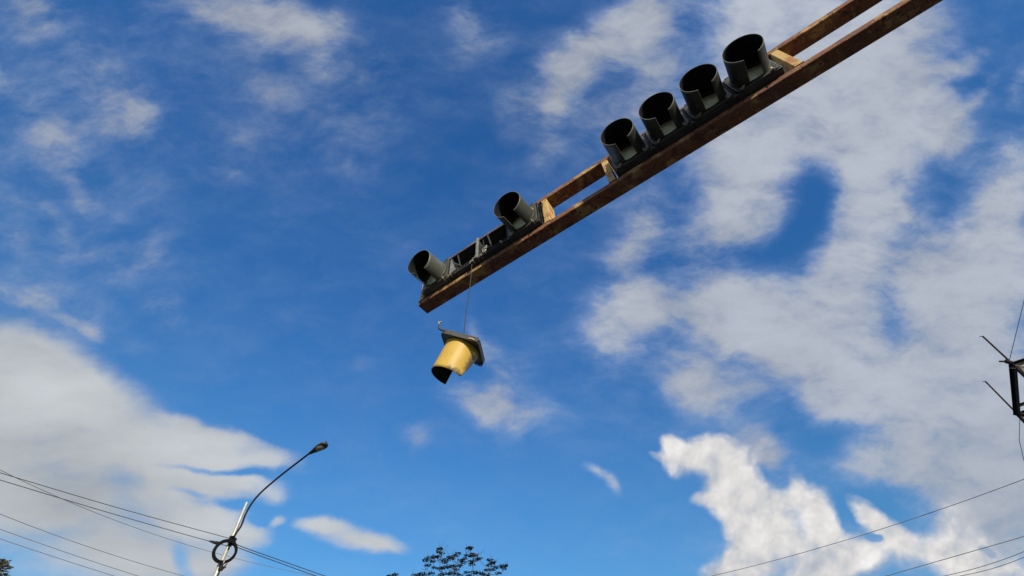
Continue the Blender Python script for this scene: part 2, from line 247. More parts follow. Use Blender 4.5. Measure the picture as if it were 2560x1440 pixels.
# ---------------------------------------------------------------- mesh builder
class MB:
    def __init__(s): s.v=[]; s.f=[]; s.mi=[]; s.sm=[]
    def add(s,vs,fs,mi=0,smooth=False,X=None):
        b=len(s.v)
        for p in vs:
            p=Vector(p); s.v.append(X@p if X else p)
        for f in fs: s.f.append(tuple(b+i for i in f)); s.mi.append(mi); s.sm.append(smooth)
    def box(s,a,b,X=None,mi=0,bev=0):
        x0,y0,z0=a; x1,y1,z1=b
        if bev<=0:
            s.add([(x0,y0,z0),(x1,y0,z0),(x1,y1,z0),(x0,y1,z0),(x0,y0,z1),(x1,y0,z1),(x1,y1,z1),(x0,y1,z1)],
              [(0,3,2,1),(4,5,6,7),(0,1,5,4),(1,2,6,5),(2,3,7,6),(3,0,4,7)],mi,False,X); return
        c=bev; P=[]; idx={}
        for i,(sx,X0,X1) in enumerate(((0,x0,x1),(1,x0,x1))):
            pass
        def vid(ix,iy,iz,ax):
            k=(ix,iy,iz,ax)
            if k not in idx:
                p=[(x0,x1)[ix],(y0,y1)[iy],(z0,z1)[iz]]; d=[(c,-c)[ix],(c,-c)[iy],(c,-c)[iz]]
                for j in range(3):
                    if j!=ax: p[j]+=d[j]
                idx[k]=len(P); P.append(p)
            return idx[k]
        F=[]
        for ax in range(3):
            o=[j for j in range(3) if j!=ax]
            for sgn in (0,1):
                q=[]
                for (a1,b1) in ((0,0),(1,0),(1,1),(0,1)):
                    k=[0,0,0]; k[ax]=sgn; k[o[0]]=a1; k[o[1]]=b1; q.append(vid(*k,ax))
                F.append(q)
            for a1 in (0,1):
                for b1 in (0,1):
                    k0=[0,0,0]; k0[o[0]]=a1; k0[o[1]]=b1; k1=list(k0); k1[ax]=1
                    F.append([vid(*k0,o[0]),vid(*k1,o[0]),vid(*k1,o[1]),vid(*k0,o[1])])
        for ix in (0,1):
            for iy in (0,1):
                for iz in (0,1): F.append([vid(ix,iy,iz,0),vid(ix,iy,iz,1),vid(ix,iy,iz,2)])
        s.add(P,F,mi,False,X)
    def tube(s,pts,rad,seg=8,mi=0,X=None,caps=True,smooth=True):
        pts=[Vector(p) for p in pts]; n=len(pts)
        rr=rad if isinstance(rad,(list,tuple)) else [rad]*n
        T=[(pts[min(i+1,n-1)]-pts[max(i-1,0)]).normalized() for i in range(n)]
        a=T[0].orthogonal().normalized(); V=[];F=[]
        for i in range(n):
            a=(a-T[i]*a.dot(T[i])).normalized(); b=T[i].cross(a)
            for j in range(seg):
                t=2*math.pi*j/seg; V.append(pts[i]+(a*math.cos(t)+b*math.sin(t))*rr[i])
        for i in range(n-1):
            for j in range(seg): F.append((i*seg+j,i*seg+(j+1)%seg,(i+1)*seg+(j+1)%seg,(i+1)*seg+j))
        s.add(V,F,mi,smooth,X)
        if caps:
            s.add(V[:seg],[tuple(range(seg))[::-1]],mi,False,X); s.add(V[-seg:],[tuple(range(seg))],mi,False,X)
    def bar(s,p,q,w,h,up=(0,0,1),mi=0,X=None):
        p=Vector(p);q=Vector(q);d=(q-p).normalized();up=Vector(up);a=d.cross(up).normalized();b=a.cross(d)
        V=[p-a*w/2-b*h/2,p+a*w/2-b*h/2,p+a*w/2+b*h/2,p-a*w/2+b*h/2]; V+=[v+(q-p) for v in V]
        s.add(V,[(0,3,2,1),(4,5,6,7),(0,1,5,4),(1,2,6,5),(2,3,7,6),(3,0,4,7)],mi,False,X)
    def build(s,name,mats,parent=None,origin=None,fix=True):
        org=Vector(origin) if origin is not None else (parent_origin(parent) if parent else Vector((0,0,0)))
        me=bpy.data.meshes.new(name); me.from_pydata([tuple(v-org) for v in s.v],[],s.f)
        if not isinstance(mats,(list,tuple)): mats=[mats]
        for m in mats: me.materials.append(m)
        for p,mi,sm in zip(me.polygons,s.mi,s.sm): p.material_index=mi; p.use_smooth=sm
        if fix:
            import bmesh
            bm=bmesh.new(); bm.from_mesh(me); bmesh.ops.recalc_face_normals(bm,faces=bm.faces); bm.to_mesh(me); bm.free()
        o=bpy.data.objects.new(name,me); COL.objects.link(o)
        if parent: o.parent=parent; ORG[o.name]=org
        else: o.location=org; ORG[o.name]=org
        return o
ORG={}
def parent_origin(p): return ORG[p.name]
def tag(o,label=None,cat=None,group=None,kind=None):
    if label: o['label']=label
    if cat: o['category']=cat
    if group: o['group']=group
    if kind: o['kind']=kind
    return o
def empty(name,loc,label,cat,group=None):
    o=bpy.data.objects.new(name,None); o.empty_display_size=.2; o.location=loc; COL.objects.link(o); ORG[o.name]=Vector(loc)
    return tag(o,label,cat,group)
# ---------------------------------------------------------------- ground
b=MB(); b.add([(-900,-900,0),(900,-900,0),(900,900,0),(-900,900,0)],[(0,1,2,3)])
tag(b.build('ground',mat('dry ground',(.045,.043,.040),.95,0,(.027,.033,.024),.4,.3,3)),kind='structure')
XR=Matrix.Rotation(R(-35.6),4,'Z')
b=MB(); b.box((-7,-120,-.1),(7,160,.004),XR); tag(b.build('road',mat('asphalt',(.038,.038,.040),.9,0,(.05,.049,.047),1.5,.5,60)),kind='structure')
b=MB()
for k in range(-10,14): b.box((-.07,k*9,-.1),(.07,k*9+3,.008),XR)
tag(b.build('road_marking',mat('road paint',(.7,.7,.66),.7,0,(.5,.5,.47),5)),kind='structure')
b=MB(); b.box((-10.5,-120,-.1),(-7.003,160,.13),XR); b.box((7.003,-120,-.1),(10.5,160,.13),XR)
tag(b.build('pavement',mat('concrete paving',(.15,.145,.135),.9,0,(.11,.105,.10),2,.3,30)),kind='structure')
# ---------------------------------------------------------------- signal gantry
P0=EYE+Vector((-0.9551,3.2076,3.6747))
U=Vector((0.81472,-0.5789,0.03329)); B_=Vector((0.57933,0.81508,-0.00418)); Wv=Vector((-0.02471,0.02269,0.99944))
F=Matrix(((U.x,B_.x,Wv.x,P0.x),(U.y,B_.y,Wv.y,P0.y),(U.z,B_.z,Wv.z,P0.z),(0,0,0,1)))
h,HW,D=.0601,.546,.1394; TL=7.4
mast=F@Vector((TL,D/2,0)); mast.z=0
GR=empty('signal_gantry',mast,'long rusty orange steel frame arm reaching in from the upper right','gantry')
def rail(name,z0,z1):
    b=MB(); n=90; ring=[]
    random.seed(int(z0*1000)+3)
    for i in range(n+1):
        x=TL*i/n; j=lambda a=.0012: random.uniform(-a,a)
        c=.004
        ring.append([(x,c,z0+j()),(x,D-c,z0+j()),(x,D,z0+c),(x,D,z1-c),(x,D-c,z1+j()),(x,c,z1+j()),(x,j(),z1-c),(x,j(),z0+c)])
    V=[p for r in ring for p in r]; Fc=[]
    for i in range(n):
        for k in range(8): Fc.append((i*8+k,i*8+(k+1)%8,(i+1)*8+(k+1)%8,(i+1)*8+k))
    Fc+= [tuple(range(8)),tuple(n*8+k for k in range(8))]
    b.add(V,Fc,0,False,F); return b.build(name,M_RUST,GR)
rail('lower_rail',0,h); rail('upper_rail',HW-h,HW)
for (x0,x1) in ((.002,.048),(1.545,1.606),(2.219,2.283),(3.815,3.878),(5.6,5.66)):
    b=MB(); b.box((x0,-.002 if x0>1 else .003,h-.003),(x1,D-.004,HW-h+.003),F,bev=.004)
    # weld beads
    for z in (h,HW-h): b.tube([(x0-.004,-.003,z),(x1+.004,-.003,z)],.005,6,0,F)
    b.build('cross_piece',M_TAN,GR)
b=MB(); top=F@Vector((TL,D/2,HW)); 
b.tube([(mast.x,mast.y,0),(mast.x,mast.y,3),(mast.x,mast.y,top.z+.9)],[.16,.14,.11],16); b.tube([(mast.x,mast.y,0),(mast.x,mast.y,.03)],.26,16)
b.tube([(mast.x,mast.y,top.z+.9),(mast.x,mast.y,top.z+.95)],[.125,.03],16)
b.build('mast',M_RUST,GR)
b=MB(); b.box((TL-.2,-.03,-.03),(TL-.07,D+.03,HW+.03),F,bev=.006); b.build('clamp_plate',M_RUST,GR)
b=MB(); b.tube([F@Vector((4.9,D/2,HW)),Vector((mast.x,mast.y,top.z+.8))],.012,8); b.build('stay_rod',M_RUST,GR)
# ---------------------------------------------------------------- signal heads
PT=.36; RV=.1464; LV=.2686; WC=.2303; DB=-.055; DE=R(12.2652)
AX=Vector((0,-math.cos(DE),-math.sin(DE))); VX=Vector((0,-math.sin(DE),math.cos(DE)))
def visor_mesh(b,tc,lim,X,L=LV,R0=RV,flare=None,planar=True,axis=AX,vx=VX,c0=None,ux=Vector((1,0,0)),ns=10,nt=72,th=.0035,ring=.022,seedj=0):
    """curved sheet; lim(f)=(a0,a1) degrees kept, f 0 at the door and 1 at the mouth; outer face mat 0, inner face mat 1"""
    c0=c0 or Vector((tc,DB,WC))
    def pt(a,f,r):
        ca,sa=math.cos(a),math.sin(a)
        s0=-R0*sa*math.tan(DE) if planar else 0
        s=s0+(L-s0)*f
        rr=r+(flare(a,f) if flare else 0)
        return c0+ux*(rr*ca)+vx*(rr*sa)+axis*s
    grids=[]
    for r in (R0,R0-th):
        gr=[]
        for i in range(ns+1):
            f=i/ns; a0,a1=lim(f); gr.append([pt(R(a0+(a1-a0)*j/nt),f,r) for j in range(nt+1)])
        grids.append(gr)
    V=[p for gr in grids for row in gr for p in row]; W1=nt+1; O=(ns+1)*W1
    fo=[];fi=[];fe=[]
    for i in range(ns):
        for j in range(nt):
            a,b1,c,d=i*W1+j,i*W1+j+1,(i+1)*W1+j+1,(i+1)*W1+j
            fo.append((a,d,c,b1)); fi.append((O+a,O+b1,O+c,O+d))
    for j in range(nt):
        a=ns*W1+j; fe.append((a,O+a,O+a+1,a+1)); fe.append((j,j+1,O+j+1,O+j))
    for i in range(ns):
        a=i*W1; fe.append((a,O+a,O+a+W1,a+W1)); a=i*W1+nt; fe.append((a,a+W1,O+a+W1,O+a))
    base=len(b.v)
    for p in V: b.v.append(X@p)
    for L_,mi,sm in ((fo,0,True),(fi,1,True),(fe,2,False)):
        for f_ in L_: b.f.append(tuple(base+k for k in f_)); b.mi.append(mi); b.sm.append(sm)
def ringmesh(b,tc,X,R1,R2,y0,y1,cz,mi=0,seg=64,a0=0,a1=360):
    V=[];Fc=[]; full=(a1-a0)>=360; m=seg if full else seg+1
    for j in range(m):
        a=R(a0+(a1-a0)*j/seg); ca,sa=math.cos(a),math.sin(a)
        for r,y in ((R1,y0),(R2,y0),(R2,y1),(R1,y1)): V.append((tc+r*ca,y,cz+r*sa))
    for j in range(seg):
        k=(j+1)%m
        for q in range(4): Fc.append((j*4+q,k*4+q,k*4+(q+1)%4,j*4+(q+1)%4))
    b.add(V,Fc,mi,True,X)
def door_mesh(b,tc,X,y0,y1,Rh=.137,S=.166,cz=WC+.008,seg=64):
    """square plate with rounded corners and a round hole"""
    out=[];inn=[]
    for j in range(seg):
        a=2*math.pi*j/seg; ca,sa=math.cos(a),math.sin(a)
        k=(abs(ca)**9+abs(sa)**9)**(-1/9)*S
        out.append((k*ca,k*sa)); inn.append((Rh*ca,Rh*sa))
    V=[]
    for (x,z) in out: V.append((tc+x,y0+.004,cz+z)) 
    for (x,z) in out: V.append((tc+x*.965,y0,cz+z*.965))
    for (x,z) in inn: V.append((tc+x,y0,cz+z))
    for (x,z) in inn: V.append((tc+x,y1,cz+z))
    for (x,z) in out: V.append((tc+x,y1,cz+z))
    Fc=[]
    for l in range(5):
        l2=(l+1)%5
        for j in range(seg): Fc.append((l*seg+j,l*seg+(j+1)%seg,l2*seg+(j+1)%seg,l2*seg+j))
    b.add(V,Fc,0,False,X)
Z0,Z1=.074,.410; HB=.135
def wing_nut(b,x,z,X,y=-.07,ang=0):
    b.tube([(x,y+.03,z),(x,y-.022,z)],.0055,8,0,X)
    b.tube([(x,y-.004,z),(x,y-.016,z)],.011,8,0,X)
    for s in (-1,1):
        c,sn=math.cos(ang),math.sin(ang)
        b.bar((x+s*.006*c,y-.010,z+s*.006*sn),(x+s*.026*c,y-.022,z+s*.026*sn),.012,.004,(0,1,0),0,X)
def section_shell(parent,tc,openf,mat_):
    b=MB(); x0,x1=tc-PT/2+.004,tc+PT/2-.004; w=.006
    b.box((x0,HB-w,Z0),(x1,HB,Z1),F); y0=-.048
    b.box((x0,y0,Z0),(x1,HB-w,Z0+w),F); b.box((x0,y0,Z1-w),(x1,HB-w,Z1),F)
    b.box((x0,y0,Z0+w),(x0+w,HB-w,Z1-w),F); b.box((x1-w,y0,Z0+w),(x1,HB-w,Z1-w),F)
    # front flange
    b.box((x0-.0035,y0-.006,Z0-.003),(x1+.0035,y0,Z0+.014),F); b.box((x0-.0035,y0-.006,Z1-.014),(x1+.0035,y0,Z1+.004),F)
    # hinge and latch lugs
    for dx in (-.115,.115):
        b.box((tc+dx-.010,y0-.018,Z0-.012),(tc+dx+.010,y0+.008,Z0-.0035),F)
    return b.build('housing',mat_,parent)
def dome(b,tc,X,r,y,bulge,cz,mi=0,a0=0,a1=360,seg=40,rings=6,r0=0):
    V=[];Fc=[]
    for i in range(rings+1):
        q=r0+(r-r0)*i/rings; yy=y-bulge*(1-(q/r)**2)
        for j in range(seg+1):
            a=R(a0+(a1-a0)*j/seg); V.append((tc+q*math.cos(a),yy,cz+q*math.sin(a)))
    for i in range(rings):
        for j in range(seg):
            k=i*(seg+1)+j; Fc.append((k,k+1,k+seg+2,k+seg+1))
    b.add(V,Fc,mi,True,X)
def lamp_door(parent,tc,vmat,lim=None,flare=None,rim=M_PALE):  # pale rim colour paints in the sunlight caught by the visor's sheet edge
    b=MB(); door_mesh(b,tc,F,-.070,-.0545)
    ringmesh(b,tc,F,.139,.152,-.079,-.068,WC-.001)
    for dx in (-.05,.05): pass
    d=b.build('door',M_GREY,parent)
    for k,dx in enumerate((-.12,.12)):
        b=MB(); wing_nut(b,tc+dx,Z0+.004,F,-.066,.5+k*1.3); b.build('latch',M_BOLT,d)
        b=MB(); b.tube([(tc+dx-.02,-.06,Z1+.006),(tc+dx+.02,-.06,Z1+.006)],.008,8,0,F); b.build('hinge',M_GREY,d)
    b=MB(); dome(b,tc,F,.138,-.050,.018,WC)
    b.build('lens',M_LENS,parent)
    b=MB(); visor_mesh(b,tc,lim or (lambda f:(-68,248)),F,flare=flare)
    ringmesh(b,tc,F,RV-.001,RV+.007,-.086,-.078,WC)
    b.build('visor',[vmat,M_BLK,rim],parent)
S1,S2=.0856,2.3027
hd1=empty('traffic_light',F@Vector((S1+2*PT,.04,Z0)),"grey traffic light with both middle lamp doors missing, at the free end",'traffic light','traffic lights in the rusty arm')
hd2=empty('traffic_light',F@Vector((S2+2*PT,.04,Z0)),'dark grey traffic light with all four round visors in a row','traffic light','traffic lights in the rusty arm')
def fp(t_,th,y): return F@Vector((t_+RV*math.cos(R(th)),y,WC+RV*math.sin(R(th))))-hd1.location
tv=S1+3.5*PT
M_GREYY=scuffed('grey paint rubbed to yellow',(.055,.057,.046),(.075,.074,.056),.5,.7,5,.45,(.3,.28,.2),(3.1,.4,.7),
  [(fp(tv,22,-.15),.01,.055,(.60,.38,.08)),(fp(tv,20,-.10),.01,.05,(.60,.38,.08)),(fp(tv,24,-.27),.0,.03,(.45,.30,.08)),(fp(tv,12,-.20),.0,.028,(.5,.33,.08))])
# intact head
for i in range(4):
    tc=S2+(i+.5)*PT
    section_shell(hd2,tc,False,M_DARK); lamp_door(hd2,tc,M_GREY)
# broken head
def lim1(f): return (-72+10*f, 236-4*f+ (14 if f>.8 else 0)*(f-.8)*5)
def fl1(a,f):
    d=math.degrees(a)
    return -.020*max(0,(d-170)/70)**1.3*f*f if d>170 else 0
section_shell(hd1,S1+.5*PT,False,M_GREYL); lamp_door(hd1,S1+.5*PT,M_GREYL,lim1,fl1)
for i in (1,2): section_shell(hd1,S1+(i+.5)*PT,True,M_DARK)
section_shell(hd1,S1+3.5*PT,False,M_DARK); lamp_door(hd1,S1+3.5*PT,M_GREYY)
# fittings of the two open boxes
xB,xC=S1+1.5*PT,S1+2.5*PT
b=MB(); b.box((S1+2*PT-.013,-.078,Z0-.004),(S1+2*PT+.013,-.0555,Z1+.012),F,bev=.004); b.box((S1+2*PT-.004,-.0555,Z0),(S1+2*PT+.004,.0,Z1),F); b.build('divider_bar',M_PALE,hd1)
def strip(p,q,w,t_,name='lamp_bracket',m=M_GREY,par=None):
    b=MB(); b.bar(p,q,w,t_,(0,1,0),0,F); b.build(name,m,par or hd1)
strip((xB-.165,-.058,Z1-.10),(xB-.02,-.058,Z0+.045),.012,.004); strip((xB-.09,-.05,Z1-.03),(xB-.045,-.05,Z0+.09),.014,.004)
strip((xB-.165,-.055,Z1-.06),(xB-.165,-.055,Z0+.03),.010,.004,'hinge_bar'); strip((xB-.165,-.060,Z0+.022),(xB+.165,-.060,Z0+.022),.008,.006,'hinge_bar')
strip((xC-.06,-.058,Z1-.02),(xC-.005,-.058,Z0+.055),.014,.004); strip((xC-.15,-.055,Z1-.14),(xC-.02,-.055,Z0+.06),.008,.004)
strip((xC-.12,-.05,Z1-.05),(xC-.10,-.05,Z0+.07),.007,.004); strip((xC-.17,-.060,Z0+.022),(xC+.17,-.060,Z0+.022),.008,.006,'hinge_bar')
b=MB(); b.tube([(xC-.165,-.066,Z0+.012),(xC+.17,-.066,Z0+.012)],.004,6,0,F); b.build('hinge_pin',M_GREY,hd1)
b=MB(); dome(b,xC-.045,F,.10,-.03,.02,WC-.01,0,165,235,16,5,.03); b.build('lens_fragment',M_LENS,hd1)
b=MB(); b.add([(xB-.172,-.064,Z0+.02),(xB-.172,-.064,Z1-.06),(xB-.155,-.062,Z1-.08),(xB-.115,-.060,Z0+.10),(xB-.085,-.060,Z0+.05)],[(0,1,2,3,4)],0,False,F)
b.add([(xB-.172,-.061,Z0+.02),(xB-.172,-.061,Z1-.06),(xB-.155,-.059,Z1-.08),(xB-.115,-.057,Z0+.10),(xB-.085,-.057,Z0+.05)],[(4,3,2,1,0)],0,False,F); b.build('gasket_plate',M_PALE,hd1)
random.seed(4)
for (x,z,a) in ((xB-.15,Z0-.004,.3),(xB+.13,Z0-.002,1.2),(xC-.13,Z0-.003,.6),(xC+.12,Z0-.004,2.1),(xB+.165,Z0+.03,.9)):
    b=MB(); wing_nut(b,x,z,F,-.056,a); b.build('latch',M_BOLT,hd1)
strip((xB+.10,-.066,Z0+.005),(xB+.165,-.066,Z0+.045),.010,.004,'torn_strip',M_BOLT); strip((xB+.10,-.066,Z0+.02),(xB+.10,-.066,Z0-.03),.010,.004,'torn_strip',M_BOLT)
for k in range(5):
    b=MB()
    pts=[]; x=S1+4*PT+.012+k*.006; ph=random.random()*6
    for i in range(14):
        q=i/13; pts.append((x+.012*math.sin(q*7+ph),-.045+.012*math.cos(q*9+ph)+.004*k,Z1-.02-.32*q+.01*math.sin(q*13+ph)))
    b.tube(pts,.0035,6,0,F); b.build('cable_loop',M_RUB,hd1)
b=MB(); xe=S2+4*PT
b.box((xe-.002,-.05,Z0+.01),(xe+.003,.09,Z1-.01),F); b.build('end_bracket',M_PALE,hd2)
for z in (Z0+.02,Z0+.05): strip((xe-.05,-.075,z),(xe-.005,-.085,z-.012),.009,.004,'torn_strip',M_PALE,hd2)
# ---------------------------------------------------------------- hanging lamp door
hp=EYE+Vector((-.41812,2.93635,2.80281))
E1=Vector((0.92778,-0.03336,-0.37163)).normalized(); E2=Vector((0.09205,0.98567,0.14132)); E2=(E2-E1*E2.dot(E1)).normalized(); E3=E1.cross(E2)
H=Matrix(((E1.x,E2.x,E3.x,hp.x),(E1.y,E2.y,E3.y,hp.y),(E1.z,E2.z,E3.z,hp.z),(0,0,0,1)))
hg=empty('signal_lamp_door',hp,'broken off yellow visor and black lamp door dangling on a cable below the arm','traffic light part')
TM=Matrix(((1,0,0,0),(0,0,1,0),(0,-1,0,0),(0,0,0,1)))  # door space (x, y depth, z up) to plate space
def hp_(th,z): return (H@Vector((RV*math.cos(R(th)),RV*math.sin(R(th)),z)))-hp
M_YEL=scuffed('faded yellow signal paint',(.56,.36,.065),(.38,.25,.06),.56,.70,6,.5,(.2,.13,.07),(0,0,0),
  [(hp_(287,-.268),.006,.035,(.17,.13,.09)),(hp_(300,-.27),.004,.030,(.17,.13,.09)),(hp_(313,-.262),.004,.034,(.20,.15,.09)),(hp_(345,-.16),.02,.06,(.07,.065,.055)),(hp_(340,-.21),.01,.045,(.08,.07,.055)),(hp_(350,-.10),.03,.075,(.06,.058,.05)),(hp_(328,-.275),.0,.03,(.12,.10,.07))])
b=MB(); sS=.1725
def sqring(b,S_in,S_out,z0,z1,X,seg=64,pw=10):
    V=[];Fc=[]
    for j in range(seg):
        a=2*math.pi*j/seg; ca,sa=math.cos(a),math.sin(a); k=(abs(ca)**pw+abs(sa)**pw)**(-1/pw)
        for S_,z in ((S_in,z0),(S_out,z0),(S_out,z1),(S_in,z1)): V.append((S_*k*ca,S_*k*sa,z))
    for j in range(seg):
        k=(j+1)%seg
        for q in range(4): Fc.append((j*4+q,k*4+q,k*4+(q+1)%4,j*4+(q+1)%4))
    b.add(V,Fc,0,False,X)
sqring(b,sS-.008,sS,-.004,.034,H)      # rim
V=[];Fc=[];seg=64
for j in range(seg):
    a=2*math.pi*j/seg; ca,sa=math.cos(a),math.sin(a); k=(abs(ca)**10+abs(sa)**10)**(-.1)*(sS-.003)
    V+=[(k*ca,k*sa,-.002),(k*ca,k*sa,.006),(.138*ca,.138*sa,.006),(.138*ca,.138*sa,-.002)]
for j in range(seg):
    k=(j+1)%seg
    for q in range(4): Fc.append((j*4+q,k*4+q,k*4+(q+1)%4,j*4+(q+1)%4))
b.add(V,Fc,0,False,H)
pl=b.build('door',M_DARK,hg)
b=MB(); b.box((-.150,-sS-.006,-.006),(.166,-sS-.001,.038),H,bev=.002); b.build('rim_strip',M_DARKG,pl)
b=MB(); HX=H@Matrix.Translation((0,0,.004)); V=[];Fc=[]
for i in range(7):
    q=.139*i/6
    for j in range(41): a=2*math.pi*j/40; V.append((q*math.cos(a),q*math.sin(a),.012*(q/.139)**2-.014))
for i in range(6):
    for j in range(40): k=i*41+j; Fc.append((k,k+1,k+42,k+41))
b.add(V,Fc,0,True,HX); b.build('lens',M_DARK,hg)
b=MB()
def limh(f): return (110, 375-42*f**1.0)
visor_mesh(b,0,lambda f:(110,378-48*f),H,L=.2838,planar=False,axis=Vector((0,0,-1)),vx=Vector((0,1,0)),c0=Vector((0,0,-.002)))
# base collar of the visor
V=[];Fc=[]
for j in range(65):
    a=2*math.pi*j/64
    for r,z in ((RV+.0005,-.002),(RV+.006,-.002),(RV+.006,-.020),(RV+.0005,-.020)): V.append((r*math.cos(a),r*math.sin(a),z))
for j in range(64):
    for q in range(4): Fc.append((j*4+q,(j+1)*4+q,(j+1)*4+(q+1)%4,j*4+(q+1)%4))
b.add(V,Fc,0,True,H)
b.build('visor',[M_YEL,M_BLK,M_YEL],hg)
b=MB()  # torn hinge clip at the near left corner
b.tube([(-.13,-sS-.004,.015),(-.165,-sS-.006,.020),(-.19,-sS-.008,.022),(-.205,-sS-.01,.040),(-.215,-sS-.01,.070)],[.010,.010,.009,.008,.006],8,0,H)
b.tube([(-.215,-sS-.01,.068),(-.225,-sS-.01,.082),(-.212,-sS-.01,.094),(-.203,-sS-.01,.086)],.006,8,1,H)
b.build('hinge_clip',[M_DARK,mat('pale rust',(.6,.42,.25),.6,0,(.4,.2,.1),40)],hg)
b=MB(); b.bar((.085,-sS-.009,.004),(.115,-sS-.009,.010),.008,.006,(0,0,1),0,H); b.bar((.115,-sS-.009,.010),(.14,-sS-.009,.002),.008,.006,(0,0,1),0,H); b.build('latch',mat('yellow smeared fitting',(.6,.42,.12),.5),pl)
for x in (.10,.12,.135,.15): b=MB(); b.tube([(x,sS-.002,-.004),(x,sS-.002,-.016)],.006,6,0,H); b.build('bolt',M_DARK,pl)
b=MB(); c0=F@Vector((.735,-.052,.085)); c1=H@Vector((.02,-.1,.02)); ctop=F@Vector((.735,-.03,.15))
pts=[ctop,c0+Vector((0,0,.03)),c0]
for i in range(1,12):
    q=i/11; p=c0.lerp(c1,q); pts.append(p+Vector((.006*math.sin(q*6),.003*math.sin(q*9),0)))
b.tube(pts,.0042,6)
tag(b.build('cable',M_WIRE,origin=c0),'thin dark cable from the broken traffic light down to the hanging yellow visor','cable')
# ---------------------------------------------------------------- street lamp
px,py=-8.40,14.78
SL=empty('street_lamp',(px,py,0),'tall galvanised street lamp with a curved arm at the lower left','street lamp')
b=MB(); b.tube([(px,py,0),(px,py,3.5),(px,py,7.28)],[.105,.088,.075],16); b.tube([(px,py,7.28),(px,py,7.34),(px,py,8.2),(px-.015,py,9.12)],[.075,.058,.052,.042],14)
b.box((px-.2,py-.2,0),(px+.2,py+.2,.03)); b.build('pole',M_GALV,SL)
arm=[(px+.06,py-.05,7.7),(px+.075,py-.04,8.1),(-8.298,14.803,8.411),(-8.30,14.779,8.692),(-8.262,14.743,8.925),(-8.172,14.678,9.122),(-8.005,14.542,9.265),(-7.785,14.378,9.39),(-7.326,14.057,9.6),(-6.702,13.516,9.7),(-6.17,13.06,9.785)]
def smooth(pts,n=6):
    P=[Vector(p) for p in pts]; out=[]
    for i in range(len(P)-1):
        a,b1,c,d=P[max(i-1,0)],P[i],P[i+1],P[min(i+2,len(P)-1)]
        for k in range(n):
            t=k/n; out.append(.5*((2*b1)+(c-a)*t+(2*a-5*b1+4*c-d)*t*t+(3*b1-a-3*c+d)*t**3))
    return out+[P[-1]]
b=MB(); b.tube(smooth(arm),.029,10); b.build('arm',M_IRON,SL)
# luminaire: drop-shaped
tip=Vector((-5.62,12.78,9.92)); heel=Vector((-6.20,13.09,9.77)); ax=(tip-heel); Ln=ax.length; ax.normalize()
side=ax.cross(Vector((0,0,1))).normalized(); upv=side.cross(ax)
LX=Matrix(((ax.x,side.x,upv.x,heel.x),(ax.y,side.y,upv.y,heel.y),(ax.z,side.z,upv.z,heel.z),(0,0,0,1)))
def drop(b,X,scale,ztop,zbot,x0,x1,seg=20,n=14,mi=0):
    V=[];Fc=[]
    for i in range(n+1):
        q=i/n; x=x0+(x1-x0)*(.5-.5*math.cos(math.pi*q))
        s=(x-0)/Ln; wdt=scale*max(.0,(.045+.125*math.sin(min(1,max(0,s*1.02))*math.pi*.5)**1.3)*math.sqrt(max(0,1-max(0,(s-.55)/.45)**2.4)))
        if i==0: wdt=max(wdt*.9,.02)
        if i==n: wdt=.004
        for j in range(seg):
            a=2*math.pi*j/seg; y=wdt*math.cos(a); z=math.sin(a)*(ztop if math.sin(a)>0 else zbot)*min(1,wdt/.09)
            V.append((x,y,z))
    for i in range(n):
        for j in range(seg): Fc.append((i*seg+j,i*seg+(j+1)%seg,(i+1)*seg+(j+1)%seg,(i+1)*seg+j))
    Fc+=[tuple(range(seg)),tuple(n*seg+j for j in range(seg))]
    b.add(V,Fc,mi,True,X)
b=MB(); drop(b,LX,1,.085,.03,0,Ln); lum=b.build('lamp_head',M_LAMPB,SL)
b=MB(); LX2=LX@Matrix.Translation((.375,0,-.020)); V=[];Fc=[]
for i in range(7):
    q=i/6
    for j in range(24): a=2*math.pi*j/24; V.append((.165*q*math.cos(a)+.02,.108*q*math.sin(a)*(1+.10*math.cos(a)),-.040*(1-q*q)))
for i in range(6):
    for j in range(24): Fc.append((i*24+j,i*24+(j+1)%24,(i+1)*24+(j+1)%24,(i+1)*24+j))
b.add(V,Fc,0,True,LX2); b.build('lens',M_LAMPG,lum)
b=MB(); b.tube([LX@Vector((Ln-.06,0,.06)),LX@Vector((Ln-.06,0,.115))],.022,8); b.build('photocell',M_IRON,lum)
b=MB(); b.tube([(px,py,7.93),(px,py,8.07)],.085,12); b.build('pole_band',M_IRON,SL)
random.seed(3); pts=[(px+.07,py-.08,8.0)]
for k in range(11): pts.append((px+random.uniform(0,.26),py-.1+random.uniform(-.06,.05),7.88+random.uniform(-.1,.17)))
b=MB(); b.tube(smooth(pts,4),.016,6); b.build('wire_knot',M_RUB,SL)
b=MB(); b.box((px+.05,py-.12,7.12),(px+.15,py-.03,7.22)); ins=b.build('bracket',M_IRON,SL)
b=MB(); b.tube([(px+.1,py-.08,7.22),(px+.16,py-.1,7.33)],.016,6); b.build('insulator',M_IRON,ins)
for p_,q_,r_ in (((px+.14,py-.08,7.14),(px+.24,py-.1,7.2),.02),((px+.1,py-.08,7.12),(px+.09,py-.09,6.95),.012),((px+.14,py-.08,7.18),(px+.24,py-.1,7.28),.014)): b=MB(); b.tube([p_,q_],r_,6); b.build('insulator',M_IRON,ins)
